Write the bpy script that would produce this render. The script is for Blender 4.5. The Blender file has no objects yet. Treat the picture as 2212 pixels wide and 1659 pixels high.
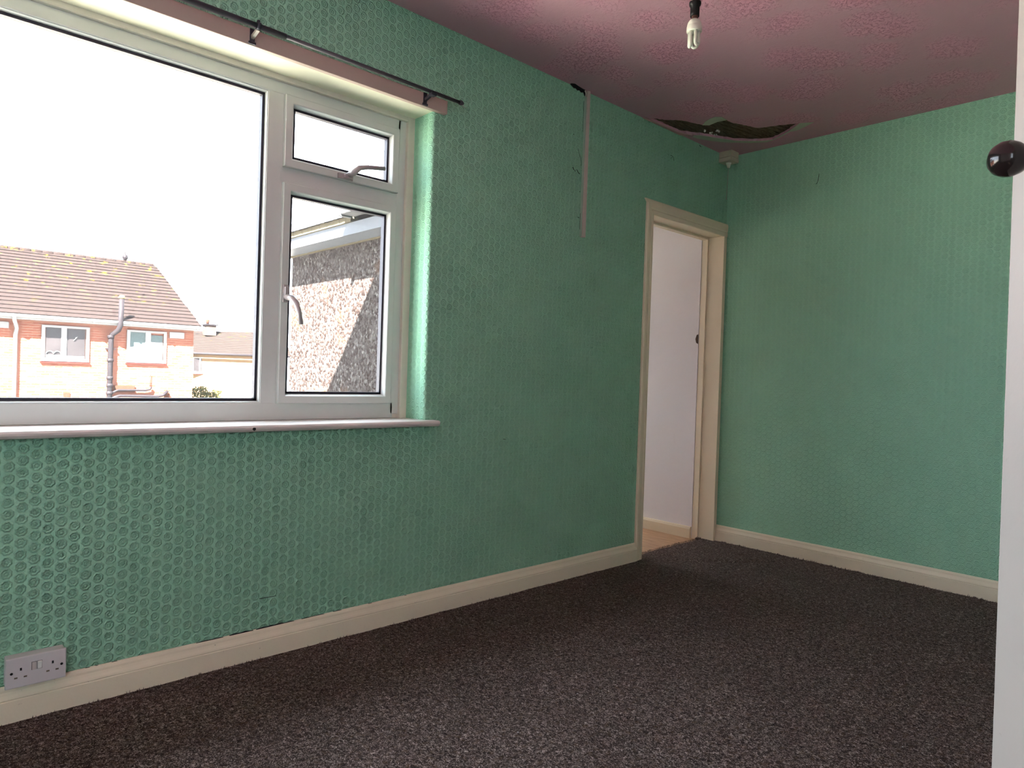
import bpy, bmesh, math, random
from mathutils import Vector, Matrix, noise
random.seed(7)
scene = bpy.context.scene
COL = scene.collection

# ------------------------------------------------------------------ camera
cam_d = bpy.data.cameras.new('camera'); cam = bpy.data.objects.new('camera', cam_d); COL.objects.link(cam)
R0 = (0.7328949259919871, -0.6795245733715242, 0.033337391011411976)
U0 = (-0.015951078431016265, 0.03182489218784338, 0.9993661687960624)
F0 = (0.680154828367841, 0.7329621616573944, -0.012485152239060398)
mw = Matrix(((R0[0], U0[0], -F0[0], -3.9187), (R0[1], U0[1], -F0[1], -2.2978), (R0[2], U0[2], -F0[2], 0.9914), (0, 0, 0, 1)))
cam.matrix_world = mw
cam_d.sensor_fit = 'HORIZONTAL'; cam_d.sensor_width = 36.0; cam_d.lens = 36.0 * 1496.06 / 2212
cam_d.clip_start = 0.02; cam_d.clip_end = 400
scene.camera = cam

# ------------------------------------------------------------------ light
SKY = 9.0
world = bpy.data.worlds.new('sky'); scene.world = world; world.use_nodes = True
bg = world.node_tree.nodes['Background']
bg.inputs[0].default_value = (0.84, 0.95, 1.10, 1); bg.inputs[1].default_value = SKY
sun_d = bpy.data.lights.new('sun', 'SUN'); sun = bpy.data.objects.new('sun', sun_d); COL.objects.link(sun)
sun_d.energy = 240.0; sun_d.color = (1.0, 0.94, 0.84); sun_d.angle = math.radians(0.55)
sun.rotation_euler = Vector((0.73, 0.766, -1.0)).to_track_quat('-Z', 'Y').to_euler()
sun.location = (-6, -6, 9)
vs = scene.view_settings
vs.view_transform = 'Standard'; vs.look = 'None'; vs.exposure = 0.62; vs.gamma = 1.0; vs.use_curve_mapping = False
scene.display_settings.display_device = 'sRGB'
cy = scene.cycles
cy.max_bounces = 14; cy.diffuse_bounces = 10; cy.glossy_bounces = 5; cy.transmission_bounces = 8; cy.transparent_max_bounces = 12
cy.caustics_reflective = False; cy.caustics_refractive = False
cy.use_denoising = True; cy.sample_clamp_indirect = 8.0

# ------------------------------------------------------------------ node helper
class NT:
    def __init__(s, name):
        s.m = bpy.data.materials.new(name); s.m.use_nodes = True
        s.t = s.m.node_tree; s.n = s.t.nodes; s.l = s.t.links
        s.b = s.n['Principled BSDF']; s.out = s.n['Material Output']
    def put(s, sock, v):
        if hasattr(v, 'is_linked') or hasattr(v, 'links'): s.l.new(v, sock)
        else: sock.default_value = v
    def math(s, op, a, b=0.0, c=0.0, clamp=False):
        n = s.n.new('ShaderNodeMath'); n.operation = op; n.use_clamp = clamp
        s.put(n.inputs[0], a); s.put(n.inputs[1], b); s.put(n.inputs[2], c); return n.outputs[0]
    def coords(s):
        return s.n.new('ShaderNodeTexCoord').outputs['Object']
    def xyz(s):
        n = s.n.new('ShaderNodeSeparateXYZ'); s.l.new(s.coords(), n.inputs[0]); return n.outputs
    def comb(s, x, y, z):
        n = s.n.new('ShaderNodeCombineXYZ'); s.put(n.inputs[0], x); s.put(n.inputs[1], y); s.put(n.inputs[2], z); return n.outputs[0]
    def noise(s, vec, scale, detail=3, rough=0.5, dist=0.0):
        n = s.n.new('ShaderNodeTexNoise'); s.l.new(vec, n.inputs['Vector'])
        n.inputs['Scale'].default_value = scale; n.inputs['Detail'].default_value = detail
        n.inputs['Roughness'].default_value = rough; n.inputs['Distortion'].default_value = dist; return n.outputs[0]
    def voronoi(s, vec, scale, feature='F1', out='Distance'):
        n = s.n.new('ShaderNodeTexVoronoi'); n.feature = feature; s.l.new(vec, n.inputs['Vector'])
        n.inputs['Scale'].default_value = scale; return n.outputs[out]
    def scale(s, vec, v):
        n = s.n.new('ShaderNodeVectorMath'); n.operation = 'MULTIPLY'; s.l.new(vec, n.inputs[0]); n.inputs[1].default_value = v; return n.outputs[0]
    def addv(s, a, b):
        n = s.n.new('ShaderNodeVectorMath'); n.operation = 'ADD'; s.put(n.inputs[0], a); s.put(n.inputs[1], b); return n.outputs[0]
    def ramp(s, fac, stops, interp='LINEAR'):
        n = s.n.new('ShaderNodeValToRGB'); s.l.new(fac, n.inputs[0]); cr = n.color_ramp; cr.interpolation = interp
        while len(cr.elements) < len(stops): cr.elements.new(0.5)
        for e, (p, c) in zip(cr.elements, stops):
            e.position = p; e.color = (c[0], c[1], c[2], 1) if isinstance(c, tuple) else (c, c, c, 1)
        return n.outputs[0]
    def mix(s, fac, a, b):
        n = s.n.new('ShaderNodeMix'); n.data_type = 'RGBA'
        s.put(n.inputs[0], fac)
        s.put(n.inputs[6], a if not isinstance(a, tuple) else (*a, 1)); s.put(n.inputs[7], b if not isinstance(b, tuple) else (*b, 1))
        return n.outputs[2]
    def sstep(s, v, a, b):
        n = s.n.new('ShaderNodeMapRange'); n.interpolation_type = 'SMOOTHSTEP'; s.put(n.inputs[0], v)
        n.inputs[1].default_value = a; n.inputs[2].default_value = b; return n.outputs[0]
    def bump(s, h, strength=1.0, dist=0.001, prev=None):
        n = s.n.new('ShaderNodeBump'); s.l.new(h, n.inputs['Height']); n.inputs['Strength'].default_value = strength
        n.inputs['Distance'].default_value = dist
        if prev is not None: s.l.new(prev, n.inputs['Normal'])
        return n.outputs[0]
    def done(s, col=None, rough=0.6, normal=None, metal=0.0, spec=0.5):
        if col is not None: s.put(s.b.inputs['Base Color'], (*col, 1) if isinstance(col, tuple) else col)
        s.put(s.b.inputs['Roughness'], rough); s.b.inputs['Metallic'].default_value = metal
        s.b.inputs['Specular IOR Level'].default_value = spec
        if normal is not None: s.l.new(normal, s.b.inputs['Normal'])
        return s.m

def plain(name, col, rough=0.5, metal=0.0, spec=0.5, grain=0.06, gscale=30, bumpd=0.0002):
    """simple paint / plastic with faint procedural unevenness"""
    t = NT(name); v = t.coords(); n = t.noise(v, gscale, 3)
    lo = tuple(c * (1 - grain) for c in col); hi = tuple(min(1, c * (1 + grain)) for c in col)
    c = t.mix(n, lo, hi)
    return t.done(c, rough, t.bump(n, 0.5, bumpd), metal, spec)

# ------------------------------------------------------------------ materials
GREEN = (0.305, 0.61, 0.425)
def wallpaper(name, axis):
    t = NT(name); o = t.xyz(); v = t.coords()
    h = o['X'] if axis == 'x' else o['Y']; z = o['Z']
    P = 0.0315
    # slight wobble so the embossing does not look machined
    w = t.math('MULTIPLY', t.math('SUBTRACT', t.noise(v, 14, 2), 0.5), 0.006)
    w2 = t.math('MULTIPLY', t.math('SUBTRACT', t.noise(v, 105, 2), 0.5), 0.34)
    hu = t.math('DIVIDE', t.math('ADD', h, w), P)
    col = t.math('FLOOR', hu)
    par = t.math('MULTIPLY', t.math('FLOORED_MODULO', col, 2.0), 0.5)
    zu = t.math('ADD', t.math('DIVIDE', t.math('ADD', z, w), P * 1.03), par)
    fx = t.math('SUBTRACT', t.math('FRACT', hu), 0.5)
    fz = t.math('SUBTRACT', t.math('FRACT', zu), 0.5)
    r = t.math('SQRT', t.math('ADD', t.math('MULTIPLY', fx, fx), t.math('MULTIPLY', fz, fz)))
    lobe = t.math('MULTIPLY', t.math('COSINE', t.math('MULTIPLY', t.math('ARCTAN2', fz, fx), 8.0)), 0.022)
    r = t.math('ADD', r, t.math('ADD', lobe, t.math('MULTIPLY', w2, 0.35)))
    def ring(r0, wd):
        d = t.math('DIVIDE', t.math('ABSOLUTE', t.math('SUBTRACT', r, r0)), wd)
        return t.math('SUBTRACT', 1.0, t.sstep(d, 0.0, 1.0))
    rings = t.math('ADD', ring(0.36, 0.13), t.math('MULTIPLY', ring(0.15, 0.085), 0.85))
    brk = t.sstep(t.noise(v, 55, 2), 0.3, 0.55)
    rings = t.math('MULTIPLY', rings, t.math('ADD', 0.72, t.math('MULTIPLY', brk, 0.28)))
    # paper lengths: a hairline every 0.52 m
    sx = t.math('ABSOLUTE', t.math('SUBTRACT', t.math('FRACT', t.math('DIVIDE', t.math('ADD', h, 3.42 + 0.26 + 52.0), 0.516)), 0.5))
    seam = t.math('SUBTRACT', 1.0, t.sstep(sx, 0.0, 0.004))
    fine = t.noise(v, 190, 3, 0.6)
    hh = t.math('ADD', rings, t.math('MULTIPLY', fine, 0.55))
    hh = t.math('SUBTRACT', hh, t.math('MULTIPLY', seam, 0.22))
    b = t.bump(hh, 1.0, 0.0043 if axis == 'x' else 0.0022)
    big = t.noise(v, 1.6, 3)
    c = t.mix(big, tuple(x * 0.95 for x in GREEN), (GREEN[0] * 1.06, GREEN[1] * 1.04, GREEN[2] * 1.03))
    stain = t.math('MULTIPLY', t.sstep(t.noise(v, 5.5, 4, 0.6), 0.66, 0.78), 0.16)
    c = t.mix(stain, c, (0.26, 0.40, 0.24))
    c = t.mix(t.math('MULTIPLY', seam, 0.10), c, (0.10, 0.24, 0.15))
    spk = t.math('MULTIPLY', t.sstep(t.noise(v, 90, 1), 0.80, 0.86), 0.5)
    c = t.mix(spk, c, (0.16, 0.26, 0.17))
    return t.done(c, 0.62, b, spec=0.35)
M_PX = wallpaper('embossed_wallpaper_x', 'x')
M_PY = wallpaper('embossed_wallpaper_y', 'y')

def m_ceiling():
    t = NT('pink_artex'); v = t.coords()
    warp = t.n.new('ShaderNodeTexNoise'); t.l.new(v, warp.inputs['Vector']); warp.inputs['Scale'].default_value = 3.0
    vw = t.addv(v, t.scale(warp.outputs['Color'], (0.16, 0.16, 0.0)))
    d = t.voronoi(vw, 4.3)
    patch = t.math('SUBTRACT', 1.0, t.sstep(t.math('ADD', d, t.math('MULTIPLY', t.math('SUBTRACT', t.noise(v, 16, 3), 0.5), 0.5)), 0.25, 0.66))
    n1 = t.noise(v, 85, 4, 0.65, 0.8); rid = t.sstep(n1, 0.50, 0.66)
    h = t.math('ADD', t.math('MULTIPLY', t.math('MULTIPLY', rid, patch), 1.0), t.math('MULTIPLY', t.noise(v, 40, 4, 0.6), 0.35))
    b = t.bump(h, 0.9, 0.0032)
    c = t.mix(patch, (0.55, 0.33, 0.38), (0.66, 0.325, 0.415))
    c = t.mix(t.math('MULTIPLY', t.noise(v, 0.9, 2), 0.3), c, (0.56, 0.26, 0.32))
    return t.done(c, 0.7, b, spec=0.3)
M_CEIL = m_ceiling()

def m_cream(name='cream_gloss_paint', col=(0.76, 0.715, 0.56), dirt=0.5, rough=0.38):
    t = NT(name); v = t.coords()
    n = t.noise(v, 4.0, 4, 0.6); f = t.noise(v, 70, 4, 0.6)
    c = t.mix(n, tuple(x * 0.93 for x in col), (min(1, col[0] * 1.06), col[1] * 1.03, col[2] * 0.98))
    c = t.mix(t.math('MULTIPLY', t.sstep(f, 0.68, 0.78), dirt), c, (0.16, 0.11, 0.07))
    c = t.mix(t.math('MULTIPLY', t.sstep(t.noise(v, 9, 5, 0.7), 0.58, 0.75), 0.25 * dirt * 2), c, tuple(x * 0.72 for x in col))
    h = t.math('ADD', t.noise(v, 25, 3), t.math('MULTIPLY', f, 0.4))
    return t.done(c, rough, t.bump(h, 0.5, 0.0012), spec=0.45)
M_CREAM = m_cream()
M_DOORPAINT = m_cream('door_frame_paint', (0.76, 0.685, 0.52), 0.35, 0.42)
M_SOFFIT = m_cream('soffit_gloss_paint', (0.80, 0.80, 0.64), 0.2, 0.28)
M_PVC = plain('white_pvc', (0.57, 0.60, 0.575), 0.32, grain=0.03)
M_PVC2 = plain('aged_pvc_bead', (0.64, 0.61, 0.52), 0.4, grain=0.05)
M_GASKET = plain('black_rubber', (0.012, 0.010, 0.022), 0.55)
M_SILL = m_cream('sill_paint', (0.62, 0.585, 0.56), 0.3, 0.35)
M_BATTEN = m_cream('batten_paint', (0.46, 0.37, 0.32), 0.35, 0.55)
M_STEEL = plain('pewter_handle', (0.40, 0.35, 0.35), 0.4, 0.35)
M_POLE = plain('dark_pole', (0.075, 0.068, 0.085), 0.35, 0.3)
M_POLE2 = plain('dark_pole_thin', (0.055, 0.052, 0.060), 0.45, 0.2)
M_BRACKET = plain('bracket_black', (0.030, 0.032, 0.045), 0.4, 0.3)
M_BRACKET2 = plain('bracket_arm', (0.45, 0.42, 0.36), 0.35, 0.5)
M_TRUNK = plain('trunking_pvc', (0.52, 0.44, 0.39), 0.45)
M_DARK = plain('black_void', (0.012, 0.011, 0.010), 0.9)
M_SOCKET = plain('white_socket_plastic', (0.58, 0.57, 0.575), 0.35, grain=0.03)
M_ROCKER = plain('socket_rocker', (0.74, 0.73, 0.70), 0.3, grain=0.02)
M_ROCKER2 = plain('socket_rocker_worn', (0.50, 0.46, 0.44), 0.35, grain=0.05)
M_BRASS = plain('pin_shutter', (0.14, 0.11, 0.07), 0.5)
M_BAKELITE = plain('black_bakelite', (0.008, 0.008, 0.007), 0.4, spec=0.15)
M_KNOB = plain('dark_knob', (0.012, 0.008, 0.008), 0.14, spec=0.35)
M_CFL = plain('lamp_plastic', (0.58, 0.60, 0.50), 0.4)
M_TUBE = plain('lamp_tube', (0.60, 0.63, 0.53), 0.4, spec=0.3)
M_CAPM = plain('lamp_cap', (0.24, 0.14, 0.11), 0.35, 0.7)
M_SWITCHBOX = plain('aged_switch_box', (0.48, 0.44, 0.33), 0.5, grain=0.22, gscale=22)
M_CORD = plain('pull_cord', (0.42, 0.44, 0.36), 0.7)
M_PAPER = plain('torn_lining_paper', (0.46, 0.50, 0.38), 0.8, grain=0.15, gscale=14)
M_PAPERP = plain('torn_pink_edge', (0.50, 0.30, 0.28), 0.8, grain=0.15, gscale=14)
M_WHITEPL = plain('plaster_bits', (0.7, 0.68, 0.6), 0.9)

def m_hallwall():
    t = NT('hall_white_plaster'); v = t.coords()
    vv = t.scale(v, (1, 1, 0.45))
    n = t.noise(vv, 3.5, 3); f = t.noise(vv, 16, 5, 0.65, 0.6)
    gou = t.sstep(t.noise(t.scale(v, (1, 9, 1.8)), 5.0, 2, 0.5), 0.72, 0.80)
    h = t.math('ADD', t.math('MULTIPLY', n, 4.0), t.math('ADD', f, t.math('MULTIPLY', gou, 0.8)))
    return t.done((0.72, 0.70, 0.70), 0.55, t.bump(h, 0.7, 0.0022), spec=0.35)
M_HALL = m_hallwall()
M_ROOMSHELL = plain('plain_plaster', (0.62, 0.60, 0.55), 0.8)

def m_carpet():
    t = NT('brown_speckled_carpet'); v = t.coords()
    a = t.noise(t.scale(v, (1.0, 0.8, 1.0)), 115, 4, 0.78, 1.4); b2 = t.noise(v, 420, 2, 0.6); big = t.noise(v, 3.0, 3, 0.6)
    sp = t.math('ADD', t.math('MULTIPLY', a, 0.65), t.math('MULTIPLY', b2, 0.35))
    c = t.ramp(sp, [(0.40, (0.013, 0.009, 0.008)), (0.485, (0.050, 0.035, 0.031)), (0.54, (0.20, 0.155, 0.142)), (0.62, (0.66, 0.56, 0.52))])
    c = t.mix(t.math('MULTIPLY', t.sstep(t.noise(v, 60, 2), 0.5, 0.75), 0.35), c, (0.13, 0.075, 0.03))
    c = t.mix(t.math('MULTIPLY', t.sstep(big, 0.35, 0.7), 0.22), c, (0.045, 0.034, 0.030))
    lint = t.sstep(t.noise(v, 75, 0), 0.885, 0.90)
    c = t.mix(lint, c, (0.6, 0.6, 0.6))
    return t.done(c, 0.95, t.bump(sp, 1.0, 0.010), spec=0.1)
M_CARPET = m_carpet()

def m_laminate():
    t = NT('oak_laminate'); v = t.coords()
    o = t.xyz()
    n = t.noise(t.scale(v, (14, 1.2, 1)), 5, 5, 0.6, 0.5)
    board = t.math('FRACT', t.math('DIVIDE', o['X'], 0.19))
    jl = t.math('SUBTRACT', 1.0, t.sstep(t.math('ABSOLUTE', t.math('SUBTRACT', board, 0.5)), 0.0, 0.02))
    c = t.ramp(n, [(0.3, (0.38, 0.20, 0.10)), (0.55, (0.56, 0.34, 0.19)), (0.75, (0.66, 0.44, 0.27))])
    c = t.mix(t.math('MULTIPLY', jl, 0.6), c, (0.20, 0.10, 0.05))
    return t.done(c, 0.4, t.bump(n, 0.2, 0.0005))
M_LAM = m_laminate()

def m_boards():
    t = NT('dark_lath_boards'); v = t.coords()
    n = t.noise(t.scale(v, (1.5, 9, 1)), 14, 5, 0.65, 0.4)
    c = t.ramp(n, [(0.3, (0.035, 0.024, 0.014)), (0.55, (0.14, 0.10, 0.062)), (0.8, (0.27, 0.21, 0.14))])
    return t.done(c, 0.85, t.bump(n, 0.6, 0.002), spec=0.2)
M_BOARD = m_boards()

def m_glass(name='window_glass', veil=0.02):
    t = NT(name); n = t.n
    tr = n.new('ShaderNodeBsdfTransparent'); tr.inputs[0].default_value = (0.97, 0.975, 0.97, 1)
    gl = n.new('ShaderNodeBsdfGlossy'); gl.inputs['Roughness'].default_value = 0.02
    lw = n.new('ShaderNodeLayerWeight'); lw.inputs[0].default_value = 0.5
    fr = t.math('MULTIPLY_ADD', t.math('POWER', lw.outputs['Facing'], 5.0), 0.75, 0.035)
    m1 = n.new('ShaderNodeMixShader'); t.l.new(fr, m1.inputs[0]); t.l.new(tr.outputs[0], m1.inputs[1]); t.l.new(gl.outputs[0], m1.inputs[2])
    veil_sh = n.new('ShaderNodeBsdfTranslucent'); veil_sh.inputs[0].default_value = (0.9, 0.88, 0.88, 1)  # translucent veil put in for the bright bloom haze over the view
    m2 = n.new('ShaderNodeMixShader'); v = t.coords()
    sm = t.math('ADD', veil * 0.7, t.math('MULTIPLY', t.noise(v, 5, 4), veil * 0.6))
    t.l.new(sm, m2.inputs[0]); t.l.new(m1.outputs[0], m2.inputs[1]); t.l.new(veil_sh.outputs[0], m2.inputs[2])
    t.l.new(m2.outputs[0], t.out.inputs[0]); n.remove(t.b)
    return t.m
M_GLASS = m_glass('window_glass', 0.006)

def m_clear():
    t = NT('clear_acrylic'); t.b.inputs['Transmission Weight'].default_value = 1.0; t.b.inputs['IOR'].default_value = 1.45
    return t.done((0.85, 0.95, 0.88), 0.22)
M_CLEAR = m_clear()

# outdoors (colours set darker than real to stay readable under a very bright sky)
def m_brick(name, lo, hi, mort, ax='x'):
    t = NT(name); o = t.xyz(); v = t.coords()
    n = t.n.new('ShaderNodeTexBrick'); t.l.new(t.comb(o['X'] if ax == 'x' else o['Y'], o['Z'], 0.0), n.inputs['Vector'])
    n.inputs['Color1'].default_value = (*lo, 1); n.inputs['Color2'].default_value = (*hi, 1); n.inputs['Mortar'].default_value = (*mort, 1)
    n.inputs['Scale'].default_value = 1.0; n.inputs['Brick Width'].default_value = 0.225; n.inputs['Row Height'].default_value = 0.075
    n.inputs['Mortar Size'].default_value = 0.006
    c = t.mix(t.math('MULTIPLY', t.noise(v, 7, 3), 0.35), n.outputs[0], hi)
    return t.done(c, 0.9, t.bump(n.outputs['Fac'], -0.4, 0.004), spec=0.03)
M_BRICK = m_brick('house_brick', (0.052, 0.0135, 0.0080), (0.074, 0.026, 0.0165), (0.090, 0.066, 0.052))
M_BRICK2 = m_brick('far_house_brick', (0.0480, 0.0280, 0.0140), (0.0640, 0.0400, 0.0220), (0.0720, 0.0600, 0.0440))
def m_tile(name, c1, c2, jointw=0.33):
    t = NT(name); o = t.xyz(); v = t.coords()
    course = t.math('FLOOR', t.math('MULTIPLY', o['Y'], 1 / 0.30))
    jx = t.math('FRACT', t.math('ADD', t.math('DIVIDE', o['X'], jointw), t.math('MULTIPLY', course, 0.5)))
    j = t.math('SUBTRACT', 1.0, t.sstep(t.math('ABSOLUTE', t.math('SUBTRACT', jx, 0.5)), 0.0, 0.035))
    c = t.mix(t.noise(v, 3, 4, 0.7), c1, c2)
    c = t.mix(t.math('MULTIPLY', j, t.sstep(t.noise(v, 1.3, 2), 0.42, 0.55)), c, tuple(x * 0.25 for x in c1))
    c = t.mix(t.sstep(t.noise(v, 4.5, 3, 0.6), 0.66, 0.70), c, (c1[0] * 0.35, c1[1] * 0.35, c1[2] * 0.4))
    lich = t.math('MULTIPLY', t.sstep(t.noise(t.addv(v, (5, 3, 1)), 3.8, 3, 0.6), 0.62, 0.68), t.sstep(o['Z'], 2.3, 4.6))
    c = t.mix(lich, c, (0.0600, 0.0440, 0.0040))
    return t.done(c, 0.9, spec=0.02)
M_TILE = m_tile('roof_tiles', (0.0066, 0.0047, 0.0047), (0.0088, 0.0066, 0.0064))
M_TILE2 = m_tile('far_roof_tiles', (0.0076, 0.0060, 0.0058), (0.0094, 0.0074, 0.0070))
M_OUTWHITE = plain('outside_white_pvc', (0.0840, 0.0840, 0.0860), 0.4, grain=0.05, gscale=4, spec=0.03)
M_FASCIA = plain('outside_fascia_paint', (0.066, 0.070, 0.080), 0.5, grain=0.12, gscale=5, spec=0.03)
M_MORTAR = plain('yellow_mortar', (0.050, 0.042, 0.028), 0.9, grain=0.35, gscale=9, spec=0.03)
M_TILEEND = plain('grey_tile_ends', (0.0400, 0.0420, 0.0480), 0.85, grain=0.15, gscale=12, spec=0.03)
M_SOIL = plain('grey_soil_pipe', (0.0064, 0.0056, 0.0068), 0.5, grain=0.1, spec=0.03)
M_CLAY = plain('clay_air_brick', (0.0200, 0.0090, 0.0060), 0.9, grain=0.2, gscale=40, spec=0.03)
M_SILLTILE = plain('red_tile_sill', (0.0150, 0.0044, 0.0040), 0.85, spec=0.03)
M_HEDGE = plain('hedge_leaves', (0.0200, 0.0200, 0.0060), 0.7, grain=0.6, gscale=9, spec=0.03)
M_GROUND = plain('pale_concrete_yard', (0.24, 0.235, 0.22), 0.95, grain=0.4, gscale=1.5, spec=0.03)
M_CHIM = plain('chimney_render', (0.0240, 0.0170, 0.0150), 0.9, grain=0.3, gscale=6, spec=0.03)
def m_pane():
    t = NT('far_window_pane'); v = t.coords()
    c = t.mix(t.noise(v, 2.2, 4), (0.0040, 0.0036, 0.0040), (0.0150, 0.0130, 0.0140))
    return t.done(c, 0.12, spec=0.12)
M_PANE = m_pane()
def m_frost():
    t = NT('frosted_pane'); return t.done((0.0200, 0.0290, 0.0300), 0.35, spec=0.1)
M_FROST = m_frost()
def m_pebble():
    t = NT('pebbledash'); v = t.coords()
    d = t.n.new('ShaderNodeTexVoronoi'); t.l.new(v, d.inputs['Vector']); d.inputs['Scale'].default_value = 62
    sepc = t.n.new('ShaderNodeSeparateColor'); t.l.new(d.outputs['Color'], sepc.inputs[0])
    c = t.ramp(sepc.outputs[0], [(0.0, (0.0060, 0.0036, 0.0032)), (0.25, (0.0124, 0.0084, 0.0076)), (0.6, (0.0210, 0.0170, 0.0164)), (0.85, (0.0340, 0.0300, 0.0290)), (1.0, (0.0600, 0.0560, 0.0540))])
    patch = t.math('MULTIPLY', t.sstep(t.noise(v, 3.2, 3), 0.60, 0.68), 0.35)
    c = t.mix(patch, c, (0.0440, 0.0260, 0.0160))
    h = t.math('SUBTRACT', 1.0, d.outputs['Distance'])
    return t.done(c, 0.9, t.bump(h, 1.0, 0.006), spec=0.03)
M_PEBBLE = m_pebble()

# ------------------------------------------------------------------ mesh helper
class MB:
    def __init__(s): s.bm = bmesh.new(); s.mats = []
    def _mi(s, m):
        if m is None: return 0
        if m not in s.mats: s.mats.append(m)
        return s.mats.index(m)
    def box(s, a, b, mat=None, bev=0.0, mtx=None, facemats=None):
        a = Vector(a); b = Vector(b)
        lo = Vector(map(min, a, b)); hi = Vector(map(max, a, b))
        r = bmesh.ops.create_cube(s.bm, size=1.0)
        vs_ = r['verts']
        for v in vs_:
            v.co = Vector([(lo[i] + hi[i]) / 2 + v.co[i] * (hi[i] - lo[i]) for i in range(3)])
        fs = {f for v in vs_ for f in v.link_faces}
        mi = s._mi(mat)
        for f in fs:
            f.material_index = mi
            if facemats:
                f.normal_update(); n = f.normal
                k = ('x' if abs(n.x) > .7 else 'y' if abs(n.y) > .7 else 'z')
                if k in facemats: f.material_index = s._mi(facemats[k])
        if bev > 0:
            es = list({e for v in vs_ for e in v.link_edges})
            rr = bmesh.ops.bevel(s.bm, geom=es, offset=bev, segments=2, profile=0.6, affect='EDGES')
            vs_ = list({v for v in rr['verts']} | {v for f in rr['faces'] for v in f.verts})
        if mtx is not None:
            allv = set()
            for v in vs_: 
                if v.is_valid: allv.add(v)
            bmesh.ops.transform(s.bm, matrix=mtx, verts=list(allv))
        return s
    def prism(s, pts, ext, mat=None):
        """closed polygon pts (3D) extruded by vector ext"""
        ext = Vector(ext); mi = s._mi(mat)
        v0 = [s.bm.verts.new(p) for p in pts]; v1 = [s.bm.verts.new(Vector(p) + ext) for p in pts]
        n = len(pts); fs = [s.bm.faces.new(v0), s.bm.faces.new(v1[::-1])]
        for i in range(n): fs.append(s.bm.faces.new((v0[i], v0[(i + 1) % n], v1[(i + 1) % n], v1[i])))
        for f in fs: f.material_index = mi
        return s
    def lathe(s, prof, origin, axis=(0, 0, 1), seg=32, mat=None):
        """prof: list of (radius, height) along axis"""
        q = Vector(axis).normalized().to_track_quat('Z', 'Y'); o = Vector(origin); mi = s._mi(mat)
        rings = []
        for r, h in prof:
            if r < 1e-6: rings.append([s.bm.verts.new(o + q @ Vector((0, 0, h)))])
            else: rings.append([s.bm.verts.new(o + q @ Vector((r * math.cos(2 * math.pi * k / seg), r * math.sin(2 * math.pi * k / seg), h))) for k in range(seg)])
        for a, b in zip(rings, rings[1:]):
            for k in range(seg):
                k2 = (k + 1) % seg
                if len(a) == 1 and len(b) == 1: continue
                if len(a) == 1: f = s.bm.faces.new((a[0], b[k2], b[k]))
                elif len(b) == 1: f = s.bm.faces.new((a[k], a[k2], b[0]))
                else: f = s.bm.faces.new((a[k], a[k2], b[k2], b[k]))
                f.material_index = mi; f.smooth = True
        if len(rings[0]) > 1: s.bm.faces.new(rings[0][::-1]).material_index = mi
        if len(rings[-1]) > 1: s.bm.faces.new(rings[-1]).material_index = mi
        return s
    def tube(s, pts, r, seg=12, mat=None, cap=True):
        pts = [Vector(p) for p in pts]; mi = s._mi(mat); rings = []
        rs = r if isinstance(r, (list, tuple)) else [r] * len(pts)
        ref = None
        for i, p in enumerate(pts):
            if i == 0: d = pts[1] - p
            elif i == len(pts) - 1: d = p - pts[i - 1]
            else: d = (pts[i + 1] - p).normalized() + (p - pts[i - 1]).normalized()
            d.normalize()
            if ref is None:
                ref = Vector((0, 0, 1)) if abs(d.z) < 0.9 else Vector((1, 0, 0))
            a = (ref - d * ref.dot(d)).normalized(); b = d.cross(a); ref = a
            rings.append([s.bm.verts.new(p + rs[i] * (math.cos(2 * math.pi * k / seg) * a + math.sin(2 * math.pi * k / seg) * b)) for k in range(seg)])
        for a, b in zip(rings, rings[1:]):
            for k in range(seg):
                f = s.bm.faces.new((a[k], a[(k + 1) % seg], b[(k + 1) % seg], b[k])); f.smooth = True; f.material_index = mi
        if cap:
            s.bm.faces.new(rings[0][::-1]).material_index = mi; s.bm.faces.new(rings[-1]).material_index = mi
        return s
    def quad(s, pts, mat=None):
        f = s.bm.faces.new([s.bm.verts.new(p) for p in pts]); f.material_index = s._mi(mat); return s
    def build(s, name, mat=None, parent=None, smooth=False, label=None):
        bmesh.ops.recalc_face_normals(s.bm, faces=s.bm.faces)
        me = bpy.data.meshes.new(name); s.bm.to_mesh(me); s.bm.free()
        ms = s.mats if s.mats else [mat]
        for m in ms: me.materials.append(m)
        if smooth:
            for p in me.polygons: p.use_smooth = True
        o = bpy.data.objects.new(name, me); COL.objects.link(o)
        if parent is not None:
            o.parent = parent
            if parent.location.length > 0 or parent.rotation_euler.x or parent.rotation_euler.z or parent.rotation_euler.y:
                bpy.context.view_layer.update()
                o.matrix_parent_inverse = parent.matrix_world.inverted()
        if label: o['label'] = label
        return o
def structure(o): o['kind'] = 'structure'; return o
def thing(name, loc, label, cat, group=None):
    o = bpy.data.objects.new(name, None); COL.objects.link(o); o.location = loc
    o.empty_display_size = 0.05
    return tag(o, label, cat, group)
def tag(o, label, cat, group=None, kind=None):
    o['label'] = label; o['category'] = cat
    if group: o['group'] = group
    if kind: o['kind'] = kind
    return o
def arc(c, r, a0, a1, n, ax1=(1, 0, 0), ax2=(0, 0, 1)):
    c = Vector(c); e1 = Vector(ax1); e2 = Vector(ax2)
    return [c + r * (math.cos(a0 + (a1 - a0) * i / n) * e1 + math.sin(a0 + (a1 - a0) * i / n) * e2) for i in range(n + 1)]

# ------------------------------------------------------------------ room shell
XL, YB, H = -5.4, -3.35, 2.4          # left wall, rear wall, ceiling height
WL, WR, WB, WT = -4.95, -2.268, 0.797, 2.05   # window opening
DL, DR, DT = -0.776, -0.0, 1.90       # doorway
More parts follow.
